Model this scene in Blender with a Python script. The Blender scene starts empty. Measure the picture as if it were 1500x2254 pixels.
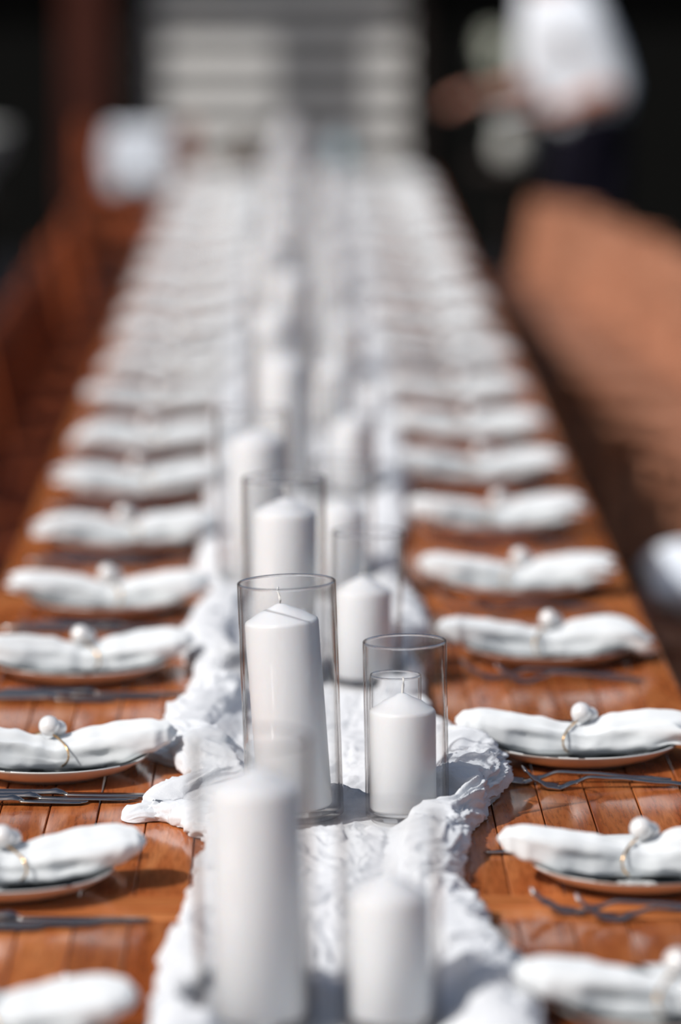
import bpy, bmesh, math, random
from mathutils import Vector, Matrix, noise
random.seed(7)
PI = math.pi
scene = bpy.context.scene
COL = scene.collection

# ------------------------------------------------------------------ camera
CAM_Z = 1.68                      # eye height; table top at 0.75
cam_d = bpy.data.cameras.new('camera'); cam = bpy.data.objects.new('camera', cam_d); COL.objects.link(cam)
cam_d.sensor_fit = 'VERTICAL'; cam_d.sensor_height = 36.0; cam_d.lens = 150.0
cam_d.clip_start = 0.05; cam_d.clip_end = 200
cam.location = (0, 0, CAM_Z)
cam.rotation_euler = (math.radians(90 - 8.22), 0, math.radians(-0.61))
cam_d.dof.use_dof = True
cam_d.dof.focus_distance = 4.37
cam_d.dof.aperture_fstop = 2.08
scene.camera = cam

# ------------------------------------------------------------------ sky, sun, exposure
w = bpy.data.worlds.new('sky'); scene.world = w; w.use_nodes = True
wt = w.node_tree; bg = wt.nodes['Background']
sky = wt.nodes.new('ShaderNodeTexSky'); sky.sky_type = 'NISHITA'; sky.sun_disc = False
SUN_EL, SUN_AZ = math.radians(41), math.radians(51)      # from behind-left of the camera
sky.sun_elevation = SUN_EL; sky.sun_rotation = math.radians(180) + SUN_AZ
hs_ = wt.nodes.new('ShaderNodeHueSaturation'); hs_.inputs['Saturation'].default_value = 0.95
wt.links.new(sky.outputs[0], hs_.inputs['Color']); wt.links.new(hs_.outputs[0], bg.inputs[0]); bg.inputs[1].default_value = 0.095; sky.dust_density = 3.0; sky.air_density = 1.0
sd = bpy.data.lights.new('sun', 'SUN'); so = bpy.data.objects.new('sun', sd); COL.objects.link(so)
sd.energy = 3.35; sd.angle = math.radians(0.6); sd.color = (1.0, 0.985, 0.968)
sv = Vector((-math.sin(SUN_AZ) * math.cos(SUN_EL), -math.cos(SUN_AZ) * math.cos(SUN_EL), math.sin(SUN_EL)))
so.rotation_euler = sv.to_track_quat('Z', 'Y').to_euler(); so.location = sv * 12
scene.view_settings.view_transform = 'Standard'; scene.view_settings.look = 'None'
scene.view_settings.gamma = 1.0; scene.view_settings.exposure = 0.0
scene.view_settings.use_curve_mapping = False
scene.cycles.transparent_max_bounces = 48
scene.cycles.max_bounces = 6; scene.cycles.diffuse_bounces = 3; scene.cycles.glossy_bounces = 3; scene.cycles.transmission_bounces = 6
scene.cycles.caustics_reflective = False; scene.cycles.caustics_refractive = False
scene.cycles.adaptive_threshold = 0.05

# ------------------------------------------------------------------ helpers
def lerp_tab(tab, x):
    if x <= tab[0][0]: return tab[0][1]
    for (a, va), (b, vb) in zip(tab, tab[1:]):
        if x <= b:
            t = (x - a) / (b - a); t = t * t * (3 - 2 * t)
            return va + (vb - va) * t
    return tab[-1][1]

def mesh(name, verts, faces, mats, smooth=True, mi=None):
    me = bpy.data.meshes.new(name)
    me.from_pydata([tuple(v) for v in verts], [], faces)
    for m in (mats if isinstance(mats, (list, tuple)) else [mats]): me.materials.append(m)
    if smooth: me.polygons.foreach_set('use_smooth', [True] * len(me.polygons))
    if mi: me.polygons.foreach_set('material_index', mi)
    me.update(); return me

def obj(name, me, parent=None, loc=(0, 0, 0), rot=(0, 0, 0)):
    o = bpy.data.objects.new(name, me); COL.objects.link(o)
    o.location = loc; o.rotation_euler = rot
    if parent: o.parent = parent
    return o

def thing(name, label, cat, loc=(0, 0, 0), rz=0, group=None):
    o = obj(name, None, None, loc, (0, 0, rz)); o.empty_display_size = 0.05
    return tag(o, label, cat, group)

def tag(o, label, cat, group=None):
    o['label'] = label; o['category'] = cat
    if group: o['group'] = group
    return o

def structure(o): o['kind'] = 'structure'; return o

def dup(src, loc, rz=0, rot=None):
    r = src.copy(); COL.objects.link(r); r.location = loc
    r.rotation_euler = rot if rot else (0, 0, rz)
    for ch in list(src.children):
        c = ch.copy(); COL.objects.link(c); c.parent = r
        for g in list(ch.children):
            d = g.copy(); COL.objects.link(d); d.parent = c
    return r

def box_data(sx, sy, sz, c=(0, 0, 0), bev=0.0):
    bm = bmesh.new(); bmesh.ops.create_cube(bm, size=1)
    bmesh.ops.scale(bm, vec=(sx, sy, sz), verts=bm.verts)
    if bev > 0: bmesh.ops.bevel(bm, geom=list(bm.edges), offset=bev, segments=1, affect='EDGES', profile=0.6)
    bmesh.ops.translate(bm, vec=c, verts=bm.verts)
    bm.verts.index_update()
    v = [x.co.copy() for x in bm.verts]; f = [[q.index for q in p.verts] for p in bm.faces]
    bm.free(); return v, f

def box(name, sx, sy, sz, mat, c=(0, 0, 0), bev=0.0):
    v, f = box_data(sx, sy, sz, c, bev); return mesh(name, v, f, mat, False)

def lathe_data(prof, seg=48):
    v, f = [], []; rings = []
    for r, z in prof:
        if r < 1e-6: rings.append([len(v)]); v.append((0, 0, z))
        else:
            rings.append(list(range(len(v), len(v) + seg)))
            v += [(r * math.cos(2 * PI * k / seg), r * math.sin(2 * PI * k / seg), z) for k in range(seg)]
    own = []
    for i, (a, b) in enumerate(zip(rings, rings[1:])):
        for k in range(seg):
            k2 = (k + 1) % seg
            if len(a) == 1 and len(b) == 1: continue
            if len(a) == 1: f.append((a[0], b[k2], b[k]))
            elif len(b) == 1: f.append((a[k], a[k2], b[0]))
            else: f.append((a[k], a[k2], b[k2], b[k]))
            own.append(i)
    return v, f, own

def lathe(name, prof, mat, seg=48):
    v, f, _ = lathe_data(prof, seg); return mesh(name, v, f, mat)

def loft_data(rings, closed=False, cap=True):
    v, f = [], []; n = len(rings[0])
    for r in rings: v += [tuple(p) for p in r]
    m = len(rings)
    for i in range(m if closed else m - 1):
        j = (i + 1) % m
        for k in range(n):
            k2 = (k + 1) % n
            f.append((i * n + k, i * n + k2, j * n + k2, j * n + k))
    if cap and not closed:
        f.append(tuple(range(n - 1, -1, -1))); f.append(tuple((m - 1) * n + k for k in range(n)))
    return v, f

def tube_data(path, rad, seg=10, closed=False, flat=1.0):
    path = [Vector(p) for p in path]; n = len(path); rings = []
    up = Vector((0, 0, 1))
    for i, p in enumerate(path):
        a = path[i - 1] if (i > 0 or closed) else path[i]
        b = path[(i + 1) % n] if (i < n - 1 or closed) else path[i]
        t = (b - a).normalized()
        s = t.cross(up)
        if s.length < 1e-3: s = t.cross(Vector((0, 1, 0)))
        s.normalize(); u = s.cross(t).normalized()
        r = rad[i] if isinstance(rad, (list, tuple)) else rad
        rings.append([p + s * (math.cos(2 * PI * k / seg) * r) + u * (math.sin(2 * PI * k / seg) * r * flat) for k in range(seg)])
    return loft_data(rings, closed)

def merge(*parts):
    V, F = [], []
    for v, f in parts:
        o = len(V); V += list(v); F += [tuple(i + o for i in q) for q in f]
    return V, F

def fbm(x, y, z, oct=3):
    s, a = 0.0, 1.0
    for _ in range(oct):
        s += a * noise.noise(Vector((x, y, z))); x *= 2.03; y *= 2.03; z *= 2.03; a *= 0.5
    return s

ORD = ['nearest', 'second', 'third', 'fourth', 'fifth', 'sixth', 'seventh', 'eighth', 'ninth', 'tenth',
       'eleventh', 'twelfth', 'thirteenth', 'fourteenth', 'fifteenth']

# ------------------------------------------------------------------ materials
def mat(name, col=(0.8, 0.8, 0.8), rough=0.5, metal=0.0, spec=0.5, **kw):
    m = bpy.data.materials.new(name); m.use_nodes = True
    p = m.node_tree.nodes['Principled BSDF']
    p.inputs['Base Color'].default_value = (*col, 1); p.inputs['Roughness'].default_value = rough
    p.inputs['Metallic'].default_value = metal; p.inputs['Specular IOR Level'].default_value = spec
    for k, v in kw.items(): p.inputs[k.replace('_', ' ')].default_value = v
    return m
def nodes(m): return m.node_tree.nodes, m.node_tree.links, m.node_tree.nodes['Principled BSDF']

def bump(m, scale, strength, dist=0.002, detail=4, stretch=(1, 1, 1), rnd=False):
    N, L, p = nodes(m)
    tc = N.new('ShaderNodeTexCoord'); mp = N.new('ShaderNodeMapping'); mp.inputs['Scale'].default_value = stretch
    nz = N.new('ShaderNodeTexNoise'); nz.inputs['Scale'].default_value = scale; nz.inputs['Detail'].default_value = detail
    b = N.new('ShaderNodeBump'); b.inputs['Strength'].default_value = strength; b.inputs['Distance'].default_value = dist
    L.new(tc.outputs['Object'], mp.inputs['Vector']); L.new(mp.outputs[0], nz.inputs['Vector'])
    L.new(nz.outputs[0], b.inputs['Height']); L.new(b.outputs[0], p.inputs['Normal'])
    return m

def wood(name, c1, c2, c3, rough=0.25, axis='Y', spec=0.5, coat=0.0):
    m = mat(name, c1, rough, spec=spec); N, L, p = nodes(m)
    tc = N.new('ShaderNodeTexCoord'); oi = N.new('ShaderNodeObjectInfo')
    cmb = N.new('ShaderNodeCombineXYZ'); mul = N.new('ShaderNodeMath'); mul.operation = 'MULTIPLY'; mul.inputs[1].default_value = 37.0
    L.new(oi.outputs['Random'], mul.inputs[0]); L.new(mul.outputs[0], cmb.inputs['X']); L.new(mul.outputs[0], cmb.inputs['Z'])
    add = N.new('ShaderNodeVectorMath'); add.operation = 'ADD'
    L.new(tc.outputs['Object'], add.inputs[0]); L.new(cmb.outputs[0], add.inputs[1])
    mp = N.new('ShaderNodeMapping'); s = {'Y': (14, 1.2, 14), 'X': (1.2, 14, 14), 'Z': (14, 14, 1.2)}[axis]
    mp.inputs['Scale'].default_value = s; L.new(add.outputs[0], mp.inputs['Vector'])
    n1 = N.new('ShaderNodeTexNoise'); n1.inputs['Scale'].default_value = 3.0; n1.inputs['Detail'].default_value = 6; n1.inputs['Distortion'].default_value = 0.6
    n2 = N.new('ShaderNodeTexNoise'); n2.inputs['Scale'].default_value = 22.0; n2.inputs['Detail'].default_value = 3
    L.new(mp.outputs[0], n1.inputs['Vector']); L.new(mp.outputs[0], n2.inputs['Vector'])
    cr = N.new('ShaderNodeValToRGB'); e = cr.color_ramp.elements
    e[0].position = 0.30; e[0].color = (*c2, 1); e[1].position = 0.72; e[1].color = (*c3, 1)
    k = e.new(0.5); k.color = (*c1, 1)
    L.new(n1.outputs[0], cr.inputs[0])
    mx = N.new('ShaderNodeMix'); mx.data_type = 'RGBA'; mx.blend_type = 'MULTIPLY'; mx.inputs[0].default_value = 0.55
    cr2 = N.new('ShaderNodeValToRGB'); e2 = cr2.color_ramp.elements
    e2[0].position = 0.32; e2[0].color = (0.45, 0.40, 0.36, 1); e2[1].position = 0.56; e2[1].color = (1, 1, 1, 1)
    L.new(n2.outputs[0], cr2.inputs[0]); L.new(cr.outputs[0], mx.inputs[6]); L.new(cr2.outputs[0], mx.inputs[7])
    hs = N.new('ShaderNodeHueSaturation'); mr = N.new('ShaderNodeMapRange')
    mr.inputs[3].default_value = 0.82; mr.inputs[4].default_value = 1.15
    L.new(oi.outputs['Random'], mr.inputs[0]); L.new(mr.outputs[0], hs.inputs['Value']); L.new(mx.outputs[2], hs.inputs['Color'])
    L.new(hs.outputs[0], p.inputs['Base Color'])
    b = N.new('ShaderNodeBump'); b.inputs['Strength'].default_value = 0.06; b.inputs['Distance'].default_value = 0.001
    L.new(n2.outputs[0], b.inputs['Height']); L.new(b.outputs[0], p.inputs['Normal'])
    p.inputs['Coat Weight'].default_value = coat; p.inputs['Coat Roughness'].default_value = 0.08
    return m

M_TABLE = wood('varnished_table_wood', (0.48, 0.140, 0.040), (0.34, 0.080, 0.020), (0.60, 0.21, 0.070), rough=0.12)
M_STOOLL = wood('shade_toned_stool_wood', (0.30, 0.066, 0.020), (0.17, 0.034, 0.012), (0.40, 0.10, 0.032), rough=0.5, axis='X', spec=0.25)  # shade on the left chairs put into the colour, darker than the right
M_STOOLR = wood('pale_stool_wood', (0.42, 0.180, 0.102), (0.24, 0.076, 0.035), (0.56, 0.32, 0.21), rough=0.45, axis='X', spec=0.3)
M_POST = wood('dark_post_wood', (0.050, 0.014, 0.009), (0.03, 0.009, 0.006), (0.07, 0.022, 0.014), rough=0.7, axis='Z', spec=0.1)
M_DARKWOOD = wood('black_brown_wood', (0.018, 0.012, 0.010), (0.010, 0.007, 0.006), (0.026, 0.018, 0.014), rough=0.6, axis='Z', spec=0.15)
M_DARKWALL = bump(mat('shade_dark_wall', (0.0055, 0.0055, 0.005), 0.9, spec=0.05), 20, 0.2)  # wall shade put into a near-black colour, also behind the slats
M_FLOOR = bump(mat('dark_slate_floor', (0.0095, 0.0098, 0.0125), 0.85, spec=0.1), 60, 0.4, 0.004)
M_BOARD = bump(mat('cream_weatherboard', (0.80, 0.775, 0.74), 0.6, spec=0.2), 30, 0.15, 0.001, stretch=(0.2, 1, 3))
M_STEEL = bump(mat('polished_steel', (0.42, 0.385, 0.355), 0.14, 1.0), 90, 0.02)
M_GOLD = bump(mat('gold_wire', (0.86, 0.52, 0.22), 0.18, 1.0), 90, 0.02)
M_WICK = bump(mat('waxed_wick', (0.78, 0.76, 0.72), 0.7), 800, 0.3, 0.0005)

# candle wax
M_WAX = mat('candle_wax', (0.77, 0.775, 0.785), 0.42, spec=0.35, Subsurface_Weight=0.55, Subsurface_Scale=0.012)
M_WAX.node_tree.nodes['Principled BSDF'].inputs['Subsurface Radius'].default_value = (1.0, 0.78, 0.62)
bump(M_WAX, 45, 0.05, 0.001, 2)

# pearl: pale lacquer over cream, with a soft orient
M_PEARL = mat('pearl', (0.84, 0.82, 0.80), 0.22, spec=0.6, Coat_Weight=0.8, Coat_Roughness=0.05, Metallic=0.12)
bump(M_PEARL, 120, 0.02)

def fabric(name, col, trans, weave=900, wave=60, strength=0.35):
    m = bpy.data.materials.new(name); m.use_nodes = True
    N, L = m.node_tree.nodes, m.node_tree.links; N.clear()
    out = N.new('ShaderNodeOutputMaterial'); df = N.new('ShaderNodeBsdfDiffuse'); tr = N.new('ShaderNodeBsdfTranslucent')
    df.inputs[0].default_value = (*col, 1); tr.inputs[0].default_value = (*col, 1); df.inputs['Roughness'].default_value = 0.6
    mx = N.new('ShaderNodeMixShader'); mx.inputs[0].default_value = trans
    L.new(df.outputs[0], mx.inputs[1]); L.new(tr.outputs[0], mx.inputs[2]); L.new(mx.outputs[0], out.inputs[0])
    tc = N.new('ShaderNodeTexCoord')
    n1 = N.new('ShaderNodeTexNoise'); n1.inputs['Scale'].default_value = wave; n1.inputs['Detail'].default_value = 5
    n2 = N.new('ShaderNodeTexNoise'); n2.inputs['Scale'].default_value = weave; n2.inputs['Detail'].default_value = 1
    ad = N.new('ShaderNodeMath'); ad.operation = 'MULTIPLY_ADD'; ad.inputs[1].default_value = 0.25
    L.new(tc.outputs['Object'], n1.inputs['Vector']); L.new(tc.outputs['Object'], n2.inputs['Vector'])
    L.new(n2.outputs[0], ad.inputs[0]); L.new(n1.outputs[0], ad.inputs[2])
    b = N.new('ShaderNodeBump'); b.inputs['Strength'].default_value = strength; b.inputs['Distance'].default_value = 0.002
    L.new(ad.outputs[0], b.inputs['Height']); L.new(b.outputs[0], df.inputs['Normal']); L.new(b.outputs[0], tr.inputs['Normal'])
    return m
M_LINEN = fabric('white_linen', (0.81, 0.83, 0.835), 0.12, 700, 45, 0.25)
M_GAUZE = fabric('white_gauze', (0.81, 0.83, 0.85), 0.22, 600, 110, 0.6)
M_COTTON = fabric('white_cotton', (0.82, 0.86, 0.91), 0.05, 400, 20, 0.2)
M_NAVY = fabric('navy_cloth', (0.012, 0.011, 0.018), 0.0, 400, 20, 0.2)

# clear glass, thin walled: mirror by Fresnel, the rest passes through; dark refracted edges are painted in as a facing tint
M_GLASS = bpy.data.materials.new('clear_glass'); M_GLASS.use_nodes = True
N, L = M_GLASS.node_tree.nodes, M_GLASS.node_tree.links; N.clear()
out = N.new('ShaderNodeOutputMaterial'); tr = N.new('ShaderNodeBsdfTransparent'); gl = N.new('ShaderNodeBsdfGlossy')
gl.inputs['Roughness'].default_value = 0.015; 
mx = N.new('ShaderNodeMixShader'); lw = N.new('ShaderNodeLayerWeight'); lw.inputs[0].default_value = 0.5
cr = N.new('ShaderNodeValToRGB'); e = cr.color_ramp.elements
e[0].position = 0.50; e[0].color = (0.99, 0.99, 0.99, 1); e[1].position = 1.0; e[1].color = (0.30, 0.26, 0.24, 1)
k = e.new(0.66); k.color = (0.95, 0.945, 0.94, 1); k = e.new(0.80); k.color = (0.74, 0.70, 0.675, 1)
L.new(lw.outputs['Facing'], cr.inputs[0]); L.new(cr.outputs[0], tr.inputs[0])
p5 = N.new('ShaderNodeMath'); p5.operation = 'POWER'; p5.inputs[1].default_value = 5.0; L.new(lw.outputs['Facing'], p5.inputs[0])
fr = N.new('ShaderNodeMapRange'); fr.inputs[3].default_value = 0.03; fr.inputs[4].default_value = 0.85; L.new(p5.outputs[0], fr.inputs[0])
L.new(fr.outputs[0], mx.inputs[0]); L.new(tr.outputs[0], mx.inputs[1]); L.new(gl.outputs[0], mx.inputs[2]); L.new(mx.outputs[0], out.inputs[0])

M_RIM = mat('clear_glass_lip', (0.97, 0.97, 0.97), 0.02, Transmission_Weight=1.0, IOR=1.48)
N, L, p = nodes(M_RIM); t_ = N.new('ShaderNodeBsdfTransparent'); m_ = N.new('ShaderNodeMixShader'); m_.inputs[0].default_value = 0.42
L.new(t_.outputs[0], m_.inputs[1]); L.new(p.outputs[0], m_.inputs[2]); L.new(m_.outputs[0], N['Material Output'].inputs[0])

# plate: glazed top with black brush-leaf print, plain clay-cream outside
M_PLATE = mat('glazed_plate_print', (0.8, 0.8, 0.78), 0.18)
N, L, p = nodes(M_PLATE)
tc = N.new('ShaderNodeTexCoord'); oi = N.new('ShaderNodeObjectInfo')
vo = N.new('ShaderNodeTexVoronoi'); vo.feature = 'F1'; vo.inputs['Scale'].default_value = 30; vo.inputs['Randomness'].default_value = 1
nz = N.new('ShaderNodeTexNoise'); nz.inputs['Scale'].default_value = 38; nz.inputs['Detail'].default_value = 4
mixv = N.new('ShaderNodeMix'); mixv.data_type = 'VECTOR'; mixv.inputs[0].default_value = 0.03
L.new(tc.outputs['Object'], nz.inputs['Vector']); L.new(tc.outputs['Object'], mixv.inputs[4]); L.new(nz.outputs['Color'], mixv.inputs[5])
L.new(mixv.outputs[1], vo.inputs['Vector'])
sep = N.new('ShaderNodeSeparateColor'); L.new(vo.outputs['Color'], sep.inputs[0])
cr = N.new('ShaderNodeValToRGB'); cr.color_ramp.interpolation = 'LINEAR'; e = cr.color_ramp.elements
e[0].position = 0.50; e[0].color = (0.008, 0.010, 0.013, 1); e[1].position = 0.56; e[1].color = (0.72, 0.74, 0.73, 1)
L.new(sep.outputs[0], cr.inputs[0]); L.new(cr.outputs[0], p.inputs['Base Color'])
M_PLATEOUT = bump(mat('plate_outside', (0.66, 0.60, 0.54), 0.35), 60, 0.05)
M_CERBROWN = bump(mat('brown_ceramic', (0.055, 0.034, 0.018), 0.4), 40, 0.1)
M_TEAL = bump(mat('pale_teal_glaze', (0.30, 0.46, 0.50), 0.25), 40, 0.05)
M_STONE = bump(mat('pale_stone', (0.42, 0.42, 0.39), 0.8), 30, 0.4, 0.004)
M_SAGE = bump(mat('sage_leaf', (0.30, 0.33, 0.25), 0.6, spec=0.3), 60, 0.2)
M_SAGE2 = bump(mat('pale_petal', (0.48, 0.50, 0.42), 0.7, spec=0.2), 60, 0.2)
M_SKIN = bump(mat('skin', (0.50, 0.24, 0.17), 0.5, spec=0.4, Subsurface_Weight=0.15, Subsurface_Scale=0.01), 80, 0.05)
M_HAIR = bump(mat('brown_hair', (0.035, 0.02, 0.014), 0.5), 200, 0.5, 0.003, stretch=(1, 1, 0.2))
M_EYE = bump(mat('eye', (0.05, 0.04, 0.04), 0.2), 50, 0.01)
M_LIP = bump(mat('lips', (0.42, 0.14, 0.11), 0.5), 50, 0.05)
M_SHOE = bump(mat('black_shoe', (0.01, 0.01, 0.011), 0.4), 60, 0.1)

# ------------------------------------------------------------------ the setting
structure(obj('floor', box('floor', 40, 60, 0.2, M_FLOOR, (0, 15, -0.1))))
YW = 20.0
wb = structure(obj('wall_back', box('wall_back', 1.24, 0.12, 2.6, M_DARKWALL, (-0.08, YW + 0.14, 1.3))))
# cream slats with open shadow gaps, each its own piece
BOARD = box('board', 1.20, 0.035, 0.092, M_BOARD, (0, 0, 0.046), 0.004)
for k in range(17): obj('board', BOARD, wb, (-0.08, YW + 0.010, 0.04 + k * 0.146))
structure(obj('wall_left', box('wall_left', 9, 0.2, 7.0, M_DARKWALL, (-0.70 - 4.5, YW + 0.1, 3.5))))
structure(obj('wall_right', box('wall_right', 9, 0.2, 7.0, M_DARKWALL, (0.54 + 4.5, YW + 0.1, 3.5))))
structure(obj('wall_upper', box('wall_upper', 1.24, 0.2, 4.4, M_DARKWALL, (-0.08, YW + 0.1, 4.8))))  # unseen, carried high to keep bright sky out of the table reflections
structure(obj('trim_1', box('trim_1', 0.09, 0.10, 2.6, M_DARKWOOD, (-0.725, YW - 0.02, 1.3), 0.005)))
structure(obj('trim_2', box('trim_2', 0.09, 0.10, 2.6, M_DARKWOOD, (0.56, YW - 0.02, 1.3), 0.005)))
structure(obj('ceiling', box('ceiling', 8.0, 1.00, 0.12, M_DARKWOOD, (0.6, YW - 0.50, 2.50), 0.01)))  # unseen porch roof, overhang sized to shade the upper slats
for xx, lab in ((-0.93, 'dark red-brown timber porch post left of the cream boards'), (2.6, 'dark red-brown timber porch post far to the right')):
    t = thing('porch_post', lab, 'post', (xx, 19.14, 0), 0)
    obj('shaft', box('shaft', 0.20, 0.20, 2.30, M_POST, (0, 0, 1.21), 0.01), t)
    obj('foot_block', box('foot_block', 0.27, 0.27, 0.06, M_POST, (0, 0, 0.03), 0.01), t)
    obj('cap_block', box('cap_block', 0.26, 0.26, 0.08, M_POST, (0, 0, 2.40), 0.01), t)

# ------------------------------------------------------------------ tables
TX, TW, TZ = 0.025, 0.86, 0.75           # table centre line, width, top
MOD, Y0 = 1.75, 2.12                     # module length; first joint before the camera frame
NPL = 17; PW = TW / NPL
def plank_mesh(sx, sy, sz=0.024): return box('plank', sx - 0.0012, sy - 0.0012, sz, M_TABLE, (0, 0, -sz / 2), 0.0009)
PLANK = plank_mesh(PW, MOD - 0.092)
v, f = box_data(TW - 0.001, 0.0455, 0.024, (0, 0, -0.012), 0.0014)
M_TABLEX = wood('varnished_end_board', (0.58, 0.190, 0.058), (0.44, 0.125, 0.035), (0.68, 0.26, 0.095), rough=0.12, axis='X')
ENDB = mesh('end_board', v, f, M_TABLEX, False)
APL = box('apron', 0.02, MOD - 0.14, 0.08, M_TABLE, (0, 0, -0.04), 0.002)
APS = box('apron', TW - 0.52, 0.02, 0.08, M_TABLE, (0, 0, -0.04), 0.002)
LEG = box('leg', 0.055, 0.055, TZ - 0.026, M_TABLE, (0, 0, (TZ - 0.026) / 2), 0.004)
for k in range(7):
    yc = Y0 + MOD * (k + 0.5)
    t = thing('dining_table', f'orange varnished plank table, {ORD[k]} from the camera in the long joined row', 'table', (TX, yc, 0), 0, 'tables joined end to end')
    if k == 0: t['label'] = 'orange varnished plank table nearest the camera, at the bottom edge'
    if k == 6: t['label'] = 'orange varnished plank table at the far end of the long row'
    for i in range(NPL): obj('plank', PLANK, t, (-TW / 2 + PW * (i + 0.5), 0, TZ + random.uniform(-0.0004, 0.0002)))
    for s in (-1, 1):
        obj('end_board', ENDB, t, (0, s * (MOD / 2 - 0.0235), TZ))
        obj('apron', APL, t, (s * (TW / 2 - 0.24), 0, TZ - 0.025)); obj('apron', APS, t, (0, s * (MOD / 2 - 0.09), TZ - 0.025))
        for q in (-1, 1): obj('leg', LEG, t, (s * (TW / 2 - 0.26), q * (MOD / 2 - 0.13), 0))

# ------------------------------------------------------------------ candle vases: positions are needed by the runner
CANDLES = []       # (x, y, tall?, vase tilt, candle tilt, candle dx)
xs = [(-0.033, 0.078), (-0.001, 0.113), (-0.012, 0.082), (-0.055, 0.062), (-0.02, 0.085), (-0.04, 0.07), (-0.01, 0.09),
      (-0.05, 0.075), (-0.025, 0.085), (-0.04, 0.08), (-0.02, 0.07), (-0.05, 0.09), (-0.03, 0.08), (-0.02, 0.085)]
ys = [3.43, 4.235, 4.99, 5.68, 6.62, 7.38, 8.15, 8.93, 9.70, 10.48, 11.25, 12.03, 12.8, 13.55]
for i, ((xa, xb), y) in enumerate(zip(xs, ys)):
    CANDLES.append((xa, y + (0 if i < 2 else random.uniform(-.03, .03)), True))
    CANDLES.append((xb, y + (-0.005 if i < 2 else random.uniform(-.06, .06)), False))
VASE_SPOTS = [(x, y, 0.055 if t else 0.048) for x, y, t in CANDLES] + [(0.1035, 4.36, 0.033)]

# ------------------------------------------------------------------ gauze runner
LEFT = [(2.6, -.13), (3.3, -.125), (3.6, -.120), (3.9, -.100), (4.10, -.090), (4.20, -.120), (4.27, -.170), (4.33, -.165), (4.40, -.11), (4.50, -.13),
        (4.58, -.165), (4.66, -.155), (4.76, -.13), (4.9, -.125), (5.05, -.12), (5.2, -.15), (5.36, -.14), (5.6, -.12), (5.9, -.14), (6.4, -.14), (7, -.142), (9, -.144), (14.3, -.144)]
RIGHT = [(2.6, .19), (3.3, .20), (3.55, .205), (3.75, .175), (3.95, .158), (4.15, .172), (4.27, .195), (4.36, .225), (4.44, .222), (4.54, .195), (4.7, .16), (4.9, .15),
         (5.1, .145), (5.3, .165), (5.45, .17), (5.65, .14), (6.0, .15), (6.4, .17), (7, .182), (9, .185), (14.3, .185)]
ROPE_R = [(2.6, .028), (3.5, .030), (3.8, .026), (4.1, .030), (4.25, .040), (4.36, .046), (4.44, .040), (4.6, .024), (5.0, .022), (5.3, .040), (5.5, .036), (5.8, .02), (14, .022)]
ROPE_L = [(2.6, .028), (3.5, .030), (3.85, .028), (4.1, .030), (4.2, .022), (4.3, .008), (4.38, .022), (4.50, .030), (4.58, .040), (4.68, .042), (4.78, .036), (4.9, .028),
          (5.0, .024), (5.25, .034), (5.5, .022), (14, .022)]
def runner_rows():
    rows = []; y = 2.62
    while y < 14.02:
        rows.append(y); y += 0.0035 if 3.4 < y < 5.0 else (0.006 if y < 6.2 else 0.016)
    return rows
rows = runner_rows(); NRL, NC = 64, 66
def ridg(a, b, c): return 1 - abs(2 * noise.noise(Vector((a, b, c))))
def pleats(p, y, seed):
    # p: arc length round the roll in metres; fine gauze pleats that swirl round it
    w1, w2 = fbm(p * 14 + seed, y * 7, 1.0, 2), fbm(p * 12, y * 8 + seed, 2.0, 2)
    a, b_ = p * 30 + y * 9 + w1 * 2.4, y * 17 + w2 * 2.6
    return 0.0065 * ridg(a, b_ * .7, seed) ** 2 + 0.0042 * ridg(a * 2.1, b_ * 1.6, seed + 3) ** 2 + 0.0018 * ridg(a * 4.5, b_ * 2.6, seed + 5)
V, F = [], []
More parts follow.
